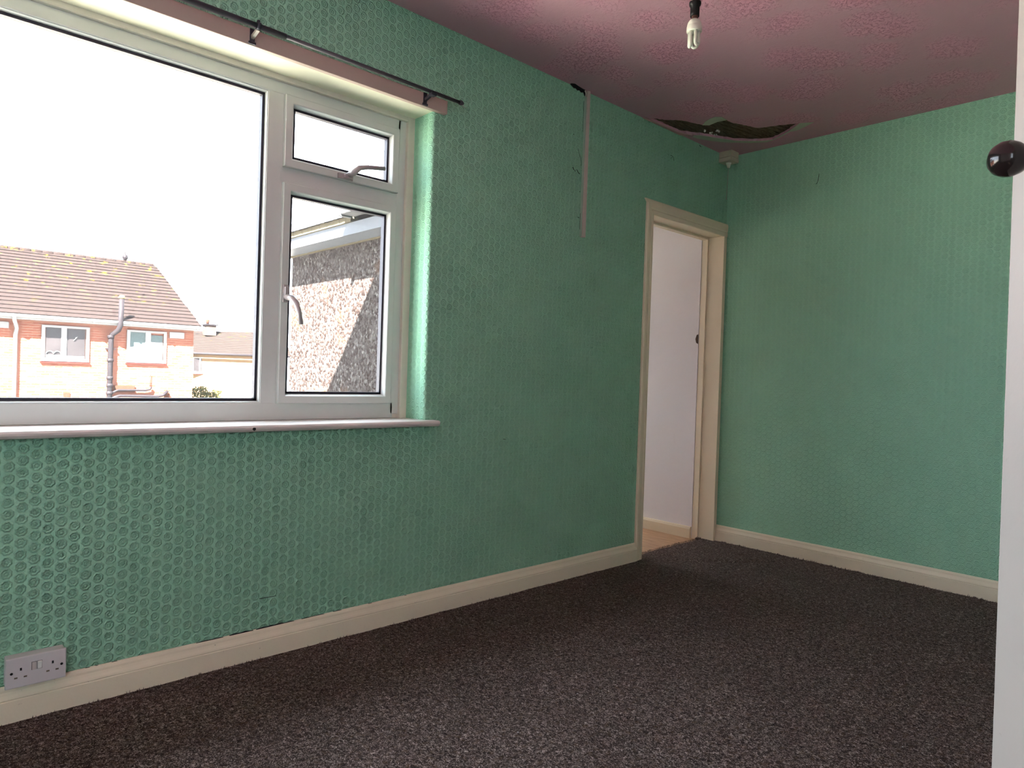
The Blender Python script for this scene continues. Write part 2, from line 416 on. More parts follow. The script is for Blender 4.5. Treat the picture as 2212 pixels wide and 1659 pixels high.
# window wall
def front_wall():
    b = MB(); P = M_PX; fm = {'x': M_PY}; T = 0.30
    b.box((XL - .1, 0, -.02), (WL, T, H + .05), P, facemats=fm)
    b.box((WR, 0, -.02), (-1.25, T, WB), P, facemats=fm); b.box((WR, 0, WT), (-1.25, T, H + .05), P, facemats=fm)
    rr = .016; poly = [(-1.25, 0, WB), (WR + rr, 0, WB)] + [(WR + rr - rr * math.sin(a), rr - rr * math.cos(a), WB) for a in [math.pi / 2 * k / 6 for k in range(1, 7)]] + [(WR, T, WB), (-1.25, T, WB)]
    b.prism(poly, (0, 0, WT - WB), P)
    b.bm.normal_update()
    for f in b.bm.faces:
        if f.normal.length and abs(f.normal.x) > .55 and abs(f.calc_center_median().x - WR) < .02: f.material_index = b._mi(M_PY)
    b.box((WL, 0, -.02), (WR, T, WB), P)
    b.box((WL, 0, WT), (WR, T, H + .05), P)
    b.box((-1.25, 0, -.02), (DL - .022, 0.12, H + .05), P, facemats=fm)
    b.box((DL - .022, 0, 1.925), (DR, 0.12, H + .05), P)
    b.box((-0.018, 0, -.02), (DR, 0.12, 1.925), P)
    o = b.build('wall_front')
    return structure(o)
wf = front_wall()
# softly rounded reveal corner strip (plaster bullnose with the paper wrapped over it)
o = structure(MB().box((0, YB, -.02), (.12, 0.0, H + .05), M_PY).build('wall_right'))
structure(MB().box((XL - .1, YB, -.02), (XL, 0.0, H + .05), M_ROOMSHELL).build('wall_left'))
b = MB(); BX0, BX1, BZ0, BZ1 = -5.35, -4.48, .85, 2.05
b.box((XL - .1, YB - .1, -.02), (BX0, YB, H + .05), M_ROOMSHELL); b.box((BX1, YB - .1, -.02), (.12, YB, H + .05), M_ROOMSHELL)
b.box((BX0, YB - .1, -.02), (BX1, YB, BZ0), M_ROOMSHELL); b.box((BX0, YB - .1, BZ1), (BX1, YB, H + .05), M_ROOMSHELL)
structure(b.build('wall_back'))
b = MB(); b.box((BX0, YB - .08, BZ0), (BX1, YB - .03, BZ0 + .05), M_PVC); b.box((BX0, YB - .08, BZ1 - .05), (BX1, YB - .03, BZ1), M_PVC)
for q in (BX0, (BX0 + BX1) / 2 - .03, BX1 - .05): b.box((q, YB - .08, BZ0), (q + .05, YB - .03, BZ1), M_PVC)
w3 = structure(b.build('added_rear_window')); MB().box((BX0, YB - .056, BZ0), (BX1, YB - .052, BZ1), M_GLASS).build('glass_pane', parent=w3)  # unseen window added behind the camera to light the window wall

# ceiling with the torn hole
HOLE = [(-0.885, -0.010), (-0.788, -0.068), (-0.721, -0.129), (-0.638, -0.158), (-0.59, -0.177), (-0.568, -0.202), (-0.579, -0.262), (-0.57, -0.31), (-0.518, -0.311), (-0.449, -0.335), (-0.383, -0.362), (-0.349, -0.374), (-0.327, -0.425), (-0.311, -0.477), (-0.27, -0.573), (-0.234, -0.529), (-0.188, -0.468), (-0.147, -0.397), (-0.125, -0.344), (-0.144, -0.289), (-0.193, -0.234), (-0.25, -0.181), (-0.303, -0.155), (-0.384, -0.119), (-0.461, -0.08), (-0.506, -0.051), (-0.562, -0.022), (-0.617, -0.017), (-0.712, -0.017), (-0.798, -0.014)]
def ragged(poly, amp, step):
    out = []
    for i, p in enumerate(poly):
        q = poly[(i + 1) % len(poly)]; d = math.dist(p, q); n = max(1, int(d / step))
        for k in range(n):
            t = k / n; x = p[0] + (q[0] - p[0]) * t; y = p[1] + (q[1] - p[1]) * t
            if k or True:
                x += random.uniform(-amp, amp); y = min(-0.006, y + random.uniform(-amp, amp))
            out.append((x, y))
    return out
HR = ragged(HOLE, 0.0035, 0.014)
def ceiling():
    bm = bmesh.new()
    outer = [(XL - .1, YB - .1), (0.12, YB - .1), (0.12, 0.12), (XL - .1, 0.12)]
    def loop(pts, z):
        vs_ = [bm.verts.new((x, y, z)) for x, y in pts]
        return vs_, [bm.edges.new((vs_[i], vs_[(i + 1) % len(vs_)])) for i in range(len(vs_))]
    vo, eo = loop(outer, H); vh, eh = loop(HR, H)
    bmesh.ops.triangle_fill(bm, edges=eo + eh, use_beauty=True)
    vt, et = [], []
    top = [bm.verts.new((x, y, H + .014)) for x, y in HR]
    n = len(HR)
    for i in range(n): bm.faces.new((vh[i], vh[(i + 1) % n], top[(i + 1) % n], top[i]))
    vo2, eo2 = loop(outer, H + .014)
    et = [bm.edges.get((top[i], top[(i + 1) % n])) for i in range(n)]
    bmesh.ops.triangle_fill(bm, edges=eo2 + et, use_beauty=True)
    for i in range(4): bm.faces.new((vo[i], vo[(i + 1) % 4], vo2[(i + 1) % 4], vo2[i]))
    bmesh.ops.recalc_face_normals(bm, faces=bm.faces)
    me = bpy.data.meshes.new('ceiling'); bm.to_mesh(me); bm.free(); me.materials.append(M_CEIL)
    o = bpy.data.objects.new('ceiling', me); COL.objects.link(o); return structure(o)
ceil = ceiling()
# lath boards above the hole, running a little skewed to the wall
b = MB()
ang = math.atan2(-0.063, 0.357)
for k in range(22):
    off = -0.62 + k * 0.036
    wdt = 0.031 + random.uniform(-.002, .002)
    m = Matrix.Translation((-0.52, -0.30, 0)) @ Matrix.Rotation(ang + random.uniform(-.012, .012), 4, 'Z')
    b.box((-0.62, off + 0.3, H + .016 + random.uniform(0, .003)), (0.62, off + 0.3 + wdt, H + .026), M_BOARD, mtx=m)
lath = b.build('lath_boards', parent=ceil, label='dark bare wooden laths showing through the hole')
structure(MB().box((XL - .1, YB - .1, H + .045), (0.12, 0.12, H + .12), M_DARK).build('ceiling_void'))
FA = [(-0.590, -0.177), (-0.622, -0.212), (-0.644, -0.255), (-0.647, -0.290), (-0.626, -0.315), (-0.57, -0.312), (-0.574, -0.285), (-0.579, -0.262), (-0.564, -0.203)]
FB = [(-0.27, -0.573), (-0.235, -0.634), (-0.203, -0.573), (-0.176, -0.512), (-0.185, -0.482), (-0.148, -0.418), (-0.119, -0.351), (-0.11, -0.304), (-0.166, -0.219), (-0.227, -0.157), (-0.279, -0.114), (-0.349, -0.072), (-0.428, -0.040), (-0.462, -0.034), (-0.479, -0.052), (-0.461, -0.08), (-0.384, -0.119), (-0.303, -0.155), (-0.25, -0.181), (-0.193, -0.234), (-0.144, -0.289), (-0.125, -0.344), (-0.147, -0.397), (-0.188, -0.468), (-0.234, -0.529)]
FC = [(-0.898, -0.004), (-0.885, -0.016), (-0.798, -0.018), (-0.712, -0.021), (-0.617, -0.021), (-0.545, -0.030), (-0.50, -0.055), (-0.49, -0.03), (-0.55, -0.004), (-0.70, -0.004)]
for nm, F, mt, th in (('torn_paper_flap', FA, M_PAPER, 0.0022), ('torn_paper_edge', FB, M_PAPER, 0.0018), ('plaster_lip', FC, M_PAPERP, 0.006)):
    b = MB(); b.prism([(x, min(y, -.003), H - th) for x, y in F], (0, 0, th * .9), mt); b.build(nm, parent=ceil)
b = MB()
for x, y in ((-0.468, -0.112), (-0.425, -0.165), (-0.400, -0.165), (-0.415, -0.125), (-0.392, -0.112), (-0.37, -0.128), (-0.335, -0.112)):
    for k in range(4):
        x2 = x + random.uniform(-.008, .008); y2 = y + random.uniform(-.008, .008); r = random.uniform(.0015, .004)
        b.box((x2 - r, y2 - r * .6, H + .010), (x2 + r, y2 + r, H + .019), M_WHITEPL, mtx=None)
b.build('plaster_crumb', parent=ceil)

# ------------------------------------------------------------------ carpet and floors
structure(MB().box((XL - .1, YB - .1, -.10), (.12, 0.14, -.0305), M_ROOMSHELL).build('floor'))
def carpet():
    bm = bmesh.new(); nx, ny = 270, 172
    x0, x1, y0, y1 = XL + .004, -0.004, YB + .004, -0.004
    def hgt(x, y):
        z = noise.noise(Vector((x * 7, y * 7, 0))) * 0.0018 + noise.noise(Vector((x * 60, y * 60, 3))) * 0.0016
        # ruck running into the room from the doorway
        a = Vector((-0.62, -0.16)); d = Vector((0.36, -0.28)); L = d.length; d.normalize()
        p = Vector((x, y)) - a; s_ = p.dot(d) / L; w = p.x * d.y - p.y * d.x - 0.012 * math.sin(s_ * 5)
        if -0.4 < s_ < 1.5:
            e = math.exp(-((s_ - .5) / .55) ** 2)
            z += e * (0.013 * math.exp(-((w + .022) / .028) ** 2) - 0.004 * math.exp(-((w - .02) / .02) ** 2))
        return z
    g = [[bm.verts.new((x0 + (x1 - x0) * i / nx, y0 + (y1 - y0) * j / ny, 0)) for i in range(nx + 1)] for j in range(ny + 1)]
    for j in range(ny):
        for i in range(nx): bm.faces.new((g[j][i], g[j][i + 1], g[j + 1][i + 1], g[j + 1][i]))
    for row in g:
        for v in row: v.co.z = hgt(v.co.x, v.co.y)
    # tongue into the doorway with a ragged cut edge
    n = 70; xa, xb = DL + .004, -0.045
    rows = []
    for j in range(5):
        r = []
        for i in range(n + 1):
            x = xa + (xb - xa) * i / n
            ye = 0.086 + 0.012 * noise.noise(Vector((x * 9, 1, 0))) + random.uniform(-.003, .003) - 0.01 * (x < -.6)
            y = -0.02 + (ye + .02) * j / 4
            z = hgt(x, y) * (1 if j < 4 else 0) + (0.0015 if j < 4 else -0.008)
            r.append(bm.verts.new((x, y, z)))
        rows.append(r)
    for j in range(4):
        for i in range(n): bm.faces.new((rows[j][i], rows[j][i + 1], rows[j + 1][i + 1], rows[j + 1][i]))
    for f in bm.faces: f.smooth = True
    # frayed pile fibres along the skirtings and the cut edge
    def tuft(x, y, s, dx=0, dy=0):
        z = -0.002
        a = random.uniform(0, 6.28); w = s * .22
        p = [(x - w * math.cos(a), y - w * math.sin(a), z), (x + w * math.cos(a), y + w * math.sin(a), z),
             (x + dx * s + random.uniform(-.4, .4) * s, y + dy * s + random.uniform(-.3, .3) * s, z + s * random.uniform(.6, 1.3))]
        q = (x + w * math.sin(a), y - w * math.cos(a), z)
        v = [bm.verts.new(k) for k in p]; u = bm.verts.new(q)
        bm.faces.new((v[0], v[1], v[2])); bm.faces.new((v[1], u, v[2])); bm.faces.new((u, v[0], v[2]))
    for k in range(2000):
        tuft(random.uniform(-4.2, DL - .06), -0.022 - random.random() * .01, random.uniform(.002, .006))
    for k in range(60):
        xx = random.uniform(-4.0, DL - .1)
        for q in range(9): tuft(xx + random.gauss(0, .012), -0.022 - random.random() * .006, random.uniform(.004, .010))
    for k in range(1500):
        tuft(-0.022 - random.random() * .01, random.uniform(-2.0, -.03), random.uniform(.003, .009))
    for k in range(24):
        yy = random.uniform(-1.9, -.05)
        for q in range(9): tuft(-0.022 - random.random() * .006, yy + random.gauss(0, .012), random.uniform(.006, .013))
    for k in range(500):
        x = random.uniform(xa, xb); tuft(x, 0.078 + 0.012 * noise.noise(Vector((x * 9, 1, 0))) - 0.01 * (x < -.6), random.uniform(.003, .009), 0, .7)
    for k in range(60): tuft(-0.055 - random.random() * .04, 0.06 + random.random() * .025, random.uniform(.008, .016), -.4, .2)
    bm.normal_update()
    me = bpy.data.meshes.new('carpet'); bm.to_mesh(me); bm.free(); me.materials.append(M_CARPET)
    o = bpy.data.objects.new('carpet', me); COL.objects.link(o)
    md = o.modifiers.new('thick', 'SOLIDIFY'); md.thickness = 0.0; o.modifiers.remove(md)
    return o
tag(carpet(), 'dark brown speckled fitted carpet covering the bedroom floor, frayed along the skirting boards', 'carpet')

# ------------------------------------------------------------------ skirting boards
def skirting(name, p0, p1, nrm, hh=0.098, th=0.020):
    """ogee skirting from p0 to p1, nrm = direction into the room"""
    prof = [(0, 0), (th, 0), (th, hh * .60), (th - .0025, hh * .625), (th - .0005, hh * .66), (th - .002, hh * .71), (th - .006, hh * .78),
            (th - .009, hh * .85), (th - .0095, hh * .91), (th - .012, hh * .965), (th - .015, hh), (0, hh)]
    p0 = Vector(p0); p1 = Vector(p1); n = Vector(nrm); L = (p1 - p0).length; N = max(1, int(L / .08)); b = MB(); rings = []
    for i in range(N + 1):
        p = p0.lerp(p1, i / N); wob = noise.noise(Vector((p.x * 2.2, p.y * 2.2, 5))) * .0012
        rings.append([b.bm.verts.new(p + n * (u + (wob if u > 0 else 0)) + Vector((0, 0, z - .008 if z == 0 else z + wob))) for u, z in prof])
    k = len(prof)
    for a, c in zip(rings, rings[1:]):
        for i in range(k): b.bm.faces.new((a[i], a[(i + 1) % k], c[(i + 1) % k], c[i]))
    b.bm.faces.new(rings[0]); b.bm.faces.new(rings[-1][::-1])
    return structure(b.build(name, M_CREAM))
skf = skirting('baseboard_front', (XL, 0, 0), (DL - .056, 0, 0), (0, -1, 0))
skr = skirting('baseboard_right', (0, 0, 0), (0, YB, 0), (-1, 0, 0))
# dark cracks where paper and plaster have come away just above the skirting
b = MB()
def crack(x, ln, h, y=-0.0012):
    n = max(3, int(ln / .012)); up = []; lo = []
    for i in range(n + 1):
        t = i / n; xx = x + ln * t; e = math.sin(math.pi * t) ** .5
        lo.append((xx, y - .004, 0.0965)); up.append((xx, y - .004, 0.0975 + h * e * random.uniform(.1, .8)))
    b.prism(lo + up[::-1], (0, .004, 0), M_DARK)
for x, ln, h in ((-3.455, .055, .003), (-3.39, .045, .002), (-3.15, .10, .003), (-3.03, .08, .005), (-2.94, .14, .0045), (-2.78, .10, .003), (-2.66, .05, .002), (-2.52, .04, .0015), (-2.35, .03, .001)):
    crack(x, ln, h)
b.build('plaster_crack', parent=skf, label='dark cracks above the skirting')

# ------------------------------------------------------------------ window
win = structure(thing('window_1', (-3.6, 0.15, 0.80), 'white plastic window with one large fixed pane and a column of two opening lights', 'window')); del win['category']
FY0, FY1 = 0.145, 0.215
b = MB()
# outer frame, with mullion and transom
b.box((WL, FY0, WB + .002), (-2.325, FY1, 0.862), M_PVC, bev=.003)
b.box((WL, FY0, 1.984), (-2.325, FY1, 2.042), M_PVC, bev=.003)
b.box((-2.338, FY0, 0.815), (-2.290, FY1, 2.042), M_PVC, bev=.003)
b.box((WL, FY0, WB + .002), (WL + .06, FY1, 2.042), M_PVC, bev=.003)
b.box((-2.887, FY0 + .0012, 0.855), (-2.826, FY1 - .001, 1.99), M_PVC, bev=.003)
b.box((-2.84, FY0 + .001, 1.664), (-2.33, FY1, 1.728), M_PVC, bev=.003)
b.build('window_frame', parent=win)
b = MB()
b.box((WL, 0.150, 0.790), (-2.290, 0.200, 0.8225), M_PVC2, bev=.004)
b.box((-2.300, 0.128, 0.797), (WR + .002, 0.20, 2.05), M_PVC2, bev=.003)
b.box((WL, 0.130, 2.026), (-2.288, 0.20, 2.052), M_PVC2, bev=.006)
b.build('cover_bead', parent=win)
# fixed pane: beads, gasket, glass
def sash(name, x0, x1, z0, z1, w, yf, d, mat, parent):
    """mitred rectangular ring whose inner lip slopes back to the glass"""
    b = MB()
    def rect(i, y): return [(x0 + i, y, z0 + i), (x1 - i, y, z0 + i), (x1 - i, y, z1 - i), (x0 + i, y, z1 - i)]
    loops = [rect(0, yf + d), rect(0, yf + .002), rect(.002, yf), rect(w * .70, yf), rect(w * .78, yf + .002), rect(w, yf + d * .42), rect(w, yf + d)]
    vs_ = [[b.bm.verts.new(p) for p in L] for L in loops]
    for A, B in zip(vs_, vs_[1:]):
        for k in range(4): b.bm.faces.new((A[k], A[(k + 1) % 4], B[(k + 1) % 4], B[k]))
    A, B = vs_[-1], vs_[0]
    for k in range(4): b.bm.faces.new((A[k], A[(k + 1) % 4], B[(k + 1) % 4], B[k]))
    return b.build(name, mat, parent)
def gasket(parent, x0, x1, z0, z1, y, w=.009, d=.022):
    b = MB()
    b.box((x0, y, z0), (x1, y + d, z0 + w)); b.box((x0, y, z1 - w), (x1, y + d, z1))
    b.box((x0, y, z0), (x0 + w, y + d, z1)); b.box((x1 - w, y, z0), (x1, y + d, z1))
    return b.build('gasket', M_GASKET, parent, label='black rubber gasket')
def pane(parent, x0, x1, z0, z1, y, name='glass_pane'):
    return MB().box((x0, y, z0), (x1, y + .004, z1)).build(name, M_GLASS, parent)
fb = sash('glazing_bead', WL + .05, -2.880, 0.856, 1.990, .013, 0.149, .040, M_PVC, win)
gasket(fb, WL + .06, -2.893, 0.869, 1.977, 0.163)
pane(win, WL + .06, -2.893, 0.869, 1.977, 0.182)
# small top-hung light
s1 = sash('top_opening_light', -2.828, -2.340, 1.724, 1.984, .038, 0.128, .055, M_PVC, win)
gasket(s1, -2.791, -2.377, 1.761, 1.947, 0.150); pane(s1, -2.791, -2.377, 1.761, 1.947, 0.168)
# side-hung casement
s2 = sash('side_opening_casement', -2.828, -2.345, 0.860, 1.666, .036, 0.128, .055, M_PVC, win)
gasket(s2, -2.793, -2.380, 0.895, 1.631, 0.150); pane(s2, -2.793, -2.380, 0.895, 1.631, 0.168)
def handle(parent, c, along, outv, lever):
    """cockspur handle: backplate, boss, lever"""
    c = Vector(c); a = Vector(along).normalized(); o = Vector((0, -1, 0)); w = a.cross(o)
    h = MB(); m = Matrix((( a.x, w.x, o.x, c.x), (a.y, w.y, o.y, c.y), (a.z, w.z, o.z, c.z), (0, 0, 0, 1)))
    h.box((-.032, -.010, 0), (.032, .010, .009), bev=.002, mtx=m)
    h.box((-.010, -.008, .006), (.024, .008, .020), bev=.003, mtx=m)
    base = h.build('handle', M_STEEL, parent, label='pewter grey cockspur handle')
    l = MB(); l.tube([Vector(p) for p in lever], [.011, .0125, .0105, .0085, .0082][:len(lever)], seg=14)
    bm = l.bm
    l.build('handle_lever', M_STEEL, base)
    return base
handle(s1, (-2.585, 0.128, 1.735), (1, 0, 0), None, [(-2.575, 0.118, 1.742), (-2.568, 0.088, 1.750), (-2.552, 0.074, 1.768), (-2.52, 0.068, 1.776), (-2.448, 0.064, 1.786)])
handle(s2, (-2.812, 0.128, 1.262), (0, 0, 1), None, [(-2.812, 0.118, 1.250), (-2.804, 0.085, 1.243), (-2.793, 0.073, 1.225), (-2.783, 0.068, 1.190), (-2.776, 0.066, 1.150)])
# painted reveal soffit
MB().box((WL, 0.001, 2.046), (WR, 0.15, 2.056), M_SOFFIT).build('reveal_soffit', parent=win, label='cream gloss painted underside of the window head')
# sill board with rounded nose
b = MB(); prof = [(0.20, .775), (-.036, .775), (-.045, .778), (-.050, .785), (-.0505, .791), (-.046, .797), (-.038, .7985), (0.20, .7985)]
b.prism([(WL - .04, y, z) for y, z in prof], (-2.222 - WL + .04, 0, 0), M_SILL)
sill = b.build('window_sill', parent=win)
b = MB(); b.prism([(-2.992, -.0512, .786), (-2.986, -.0512, .780), (-2.980, -.0512, .783), (-2.981, -.0512, .790), (-2.988, -.0512, .791)], (0, .002, 0), M_DARK)
b.build('chip', parent=sill)

# ------------------------------------------------------------------ curtain batten, pole
bat = tag(MB().box((-5.0, -0.020, 2.043), (-2.213, 0.0, 2.097), M_BATTEN, bev=.0025).build('curtain_batten'),
          'pinkish cream painted wooden batten fixed along the wall above the window', 'batten')
pole = thing('curtain_pole', (-2.9, -.07, 2.085), 'thin dark metal curtain pole with a clear ball end, above the window', 'curtain pole')
PZ = 2.089; PY = -0.070
MB().tube([(-5.0, PY, PZ + .003), (-2.925, PY, PZ - .001)], .0092, 18, M_POLE).build('outer_tube', parent=pole)
MB().tube([(-2.95, PY, PZ - .001), (-2.185, PY, PZ - .004)], .0068, 18, M_POLE2).build('inner_tube', parent=pole)
b = MB().lathe([(.0085, 0), (.0095, .004), (.0095, .012), (.006, .016), (.005, .020)], (-2.192, PY, PZ - .004), (1, 0, 0), 20, M_POLE2)
cp = b.build('end_cap', parent=pole)
MB().lathe([(0, -.0135), (.005, -.0125), (.0095, -.0095), (.0125, -.005), (.0135, 0), (.0125, .005), (.0095, .0095), (.005, .0125), (0, .0135)], (-2.160, PY, PZ - .004), (1, 0, 0), 24, M_CLEAR).build('ball_finial', parent=pole, label='clear ball finial')
def bracket(x, arm, ringy):
    m = MB(); m.box((x - .008, -.024, 2.050), (x + .008, -.020, 2.096), M_BRACKET, bev=.001)
    m.box((x - .012, -.026, 2.046), (x + .012, -.020, 2.054), M_BRACKET, bev=.001)
    br = m.build('bracket', parent=pole)
    a = MB(); a.prism([(x - .005, -.022, 2.062), (x - .005, -.022, 2.074), (x - .005, PY, 2.083), (x - .005, PY, 2.074)], (.010, 0, 0), arm)
    a.build('bracket_arm', parent=br)
    r = MB()
    if ringy:
        r.tube([(x - .006, PY, PZ), (x + .006, PY, PZ)], .0125, 20, M_BRACKET); r.box((x - .004, PY - .004, PZ + .010), (x + .004, PY + .004, PZ + .018), M_BRACKET)
    else:
        r.box((x - .010, PY - .011, 2.071), (x + .014, PY + .011, PZ - .006), M_BRACKET, bev=.002)
    r.build('bracket_cup', parent=br)
bracket(-3.018, M_BRACKET2, True); bracket(-2.326, M_BRACKET, False)

# ------------------------------------------------------------------ cable trunking, hole and scuffs on the window wall
tr = thing('cable_trunking', (-1.355, 0, 1.68), 'narrow off-white plastic cable trunking running up the green wall to the ceiling', 'trunking')
b = MB(); b.prism([(-1.362, -.016, 1.684), (-1.340, -.016, 1.684), (-1.3395, -.016, H), (-1.3545, -.016, H), (-1.358, -.016, 2.372)], (0, .016, 0), M_TRUNK)
b.build('lid', parent=tr)
b = MB(); b.prism([(-1.3665, -.010, 1.686), (-1.362, -.010, 1.686), (-1.358, -.010, 2.37), (-1.3625, -.010, 2.37)], (0, .010, 0), plain('trunking_green', (0.33, 0.47, 0.36), .5))
b.build('base_channel', parent=tr)
b = MB(); b.tube([(-1.362, -.006, 2.372), (-1.366, -.012, 2.384), (-1.373, -.010, 2.397)], .0035, 8, M_TRUNK); b.tube([(-1.3585, -.006, 2.372), (-1.361, -.010, 2.386), (-1.366, -.010, 2.3985)], .003, 8, M_CAPM)
b.build('cable', parent=tr)
# broken edge of plaster at the ceiling
hb = MB(); up = [(x, -.0035, H - .0005) for x in (-1.47, -1.455, -1.44, -1.42, -1.40, -1.385, -1.365)]
lo = [(-1.362, -.0035, 2.374), (-1.376, -.0035, 2.389), (-1.392, -.0035, 2.384), (-1.405, -.0035, 2.391), (-1.418, -.0035, 2.386), (-1.432, -.0035, 2.392), (-1.445, -.0035, 2.389), (-1.46, -.0035, 2.3955)]
hb.prism(up + lo, (0, .004, 0), M_DARK)
hb.prism([(-1.475, -.012, H - .0015), (-1.46, -.022, H - .0015), (-1.43, -.016, H - .0015), (-1.40, -.012, H - .0015), (-1.37, -.010, H - .0015), (-1.362, -.0035, H - .0015), (-1.475, -.0035, H - .0015)], (0, 0, .002), M_DARK)
hb.build('broken_plaster_hole', parent=wf, label='small black broken hole where wall meets ceiling')
sc = MB()
def scuff(pts, w=.0025, plane='y'):
    for (a, c), (d, e) in zip(pts, pts[1:]):
        v = Vector((d - a, e - c)); L = max(v.length, 1e-5); n = Vector((-v.y, v.x)) / L * w / 2
        q = [(a - n.x, c - n.y), (d - n.x * .6, e - n.y * .6), (d + n.x * .6, e + n.y * .6), (a + n.x, c + n.y)]
        if plane == 'y': sc.prism([(x, -.0009, z) for x, z in q], (0, .001, 0), M_DARK)
        else: sc.prism([(-.0009, y, z) for y, z in q], (.001, 0, 0), M_DARK)
scuff([(-1.432, 2.012), (-1.427, 2.004), (-1.424, 2.000)], .005); scuff([(-1.417, 2.002), (-1.413, 1.994)], .004)
scuff([(-1.404, 2.006), (-1.397, 2.000), (-1.390, 1.993), (-1.380, 1.990)], .004)
scuff([(-1.434, 2.172), (-1.434, 2.168)], .004); scuff([(-1.377, 1.905), (-1.373, 1.903)], .004)
scuff([(-1.385, 1.778), (-1.374, 1.776)], .003); scuff([(-1.366, 1.80), (-1.367, 1.72)], .0022)
scuff([(-1.369, 2.35), (-1.369, 2.20)], .0018); scuff([(-1.40, 2.11), (-1.388, 2.085), (-1.374, 2.06), (-1.372, 2.03)], .0016)
scuff([(-0.625, 2.262), (-0.606, 2.262), (-0.594, 2.250), (-0.590, 2.238)], .0022); scuff([(-0.612, 2.256), (-0.622, 2.244)], .0016)
scuff([(-1.83, 0.705), (-1.812, 0.702)], .002); scuff([(-2.93, 0.20), (-2.87, 0.198)], .002)
scuff([(-0.335, 2.392), (-0.325, 2.385), (-0.318, 2.387)], .004)
sc.build('scuff_mark', parent=wf, label='small black scuffs and knocks on the wallpaper')
sc = MB(); scuff([(-0.553, 2.134), (-0.558, 2.135), (-0.564, 2.150), (-0.568, 2.172), (-0.5685, 2.190)], .003, 'x')
sc.build('tear_mark', parent=bpy.data.objects['wall_right'], label='short curved black tear in the paper')

# ------------------------------------------------------------------ pull cord switch in the corner
sw = thing('pull_cord_switch', (-.08, -.045, H), 'yellowed square pull cord switch on the ceiling in the corner', 'switch')
MB().box((-.122, -.088, 2.362), (-.038, -.004, H), M_SWITCHBOX, bev=.002).build('mounting_box', parent=sw)
MB().box((-.124, -.090, 2.336), (-.036, -.002, 2.3605), M_SWITCHBOX, bev=.005).build('switch_cover', parent=sw)
MB().lathe([(.016, 0), (.015, -.006), (.0115, -.016), (.009, -.030), (.0075, -.0305)], (-.080, -.046, 2.337), (0, 0, 1), 20, M_CFL).build('cord_guide', parent=sw)
b = MB().tube([(-.080, -.046, 2.308), (-.081, -.044, 2.24), (-.082, -.040, 2.12)], .0016, 8, M_CORD)
b.lathe([(0, -.006), (.003, -.004), (.0035, 0), (.002, .004), (0, .005)], (-.082, -.040, 2.118), (0, 0, 1), 12, M_CORD); b.build('cord', parent=sw)

# ------------------------------------------------------------------ pendant lampholder and bulb
LP = Vector((-1.930, -0.986, 2.2))
pen = thing('pendant_lampholder', (LP.x, LP.y, H), 'black lampholder with cream cap hanging from the pink ceiling', 'lamp')
MB().lathe([(0, 0), (.045, 0), (.043, -.012), (.03, -.020), (.006, -.024), (0, -.024)], (LP.x, LP.y, H), (0, 0, 1), 32, M_SWITCHBOX).build('ceiling_rose', parent=pen)
MB().tube([(LP.x, LP.y, H - .02), (LP.x + .001, LP.y, 2.29)], .003, 10, M_CORD).build('flex', parent=pen)
MB().lathe([(.004, .052), (.010, .048), (.013, .030), (.0135, .006), (.013, 0)], (LP.x, LP.y, 2.2505), (0, 0, 1), 24, plain('cream_cap', (0.55, 0.47, 0.33), .4)).build('cap', parent=pen)
MB().lathe([(.0125, .050), (.0192, .047), (.0196, .043), (.0185, .036), (.0152, .034), (.0150, .012), (.0148, 0), (.0125, 0), (.012, .02)], (LP.x, LP.y, 2.2015), (0, 0, 1), 28, M_BAKELITE).build('socket_body', parent=pen, label='black socket')
bulb = thing('light_bulb', (LP.x, LP.y, 2.1), 'white compact fluorescent bulb with three bent tubes, fitted in the black holder', 'light bulb')
MB().lathe([(0, .024), (.009, .024), (.0108, .022), (.0108, .001), (.0115, 0)], (LP.x, LP.y, 2.1905), (0, 0, 1), 24, M_CAPM).build('bayonet_cap', parent=bulb)
MB().lathe([(0, .001), (.0115, 0), (.017, -.004), (.0215, -.011), (.0238, -.020), (.0242, -.024), (.0248, -.0245), (.0250, -.040), (.0240, -.0415), (0, -.0415)], (LP.x, LP.y, 2.1915), (0, 0, 1), 36, M_CFL).build('ballast_housing', parent=bulb)
zt = 2.151
for k in range(3):
    a = math.radians(20 + 120 * k); ra = .0135; hw = .0075
    c = Vector((LP.x + ra * math.cos(a), LP.y + ra * math.sin(a), 0)); t = Vector((-math.sin(a), math.cos(a), 0))
    zb = 2.112 - (.003 if k == 1 else 0)
    pts = [c - t * hw + Vector((0, 0, zt))] + [c + Vector((0, 0, zb)) + hw * (-math.cos(th) * t - Vector((0, 0, math.sin(th)))) for th in [math.pi * i / 10 for i in range(11)]] + [c + t * hw + Vector((0, 0, zt))]
    MB().tube(pts, .0052, 14, M_TUBE).build('fluorescent_tube', parent=bulb)

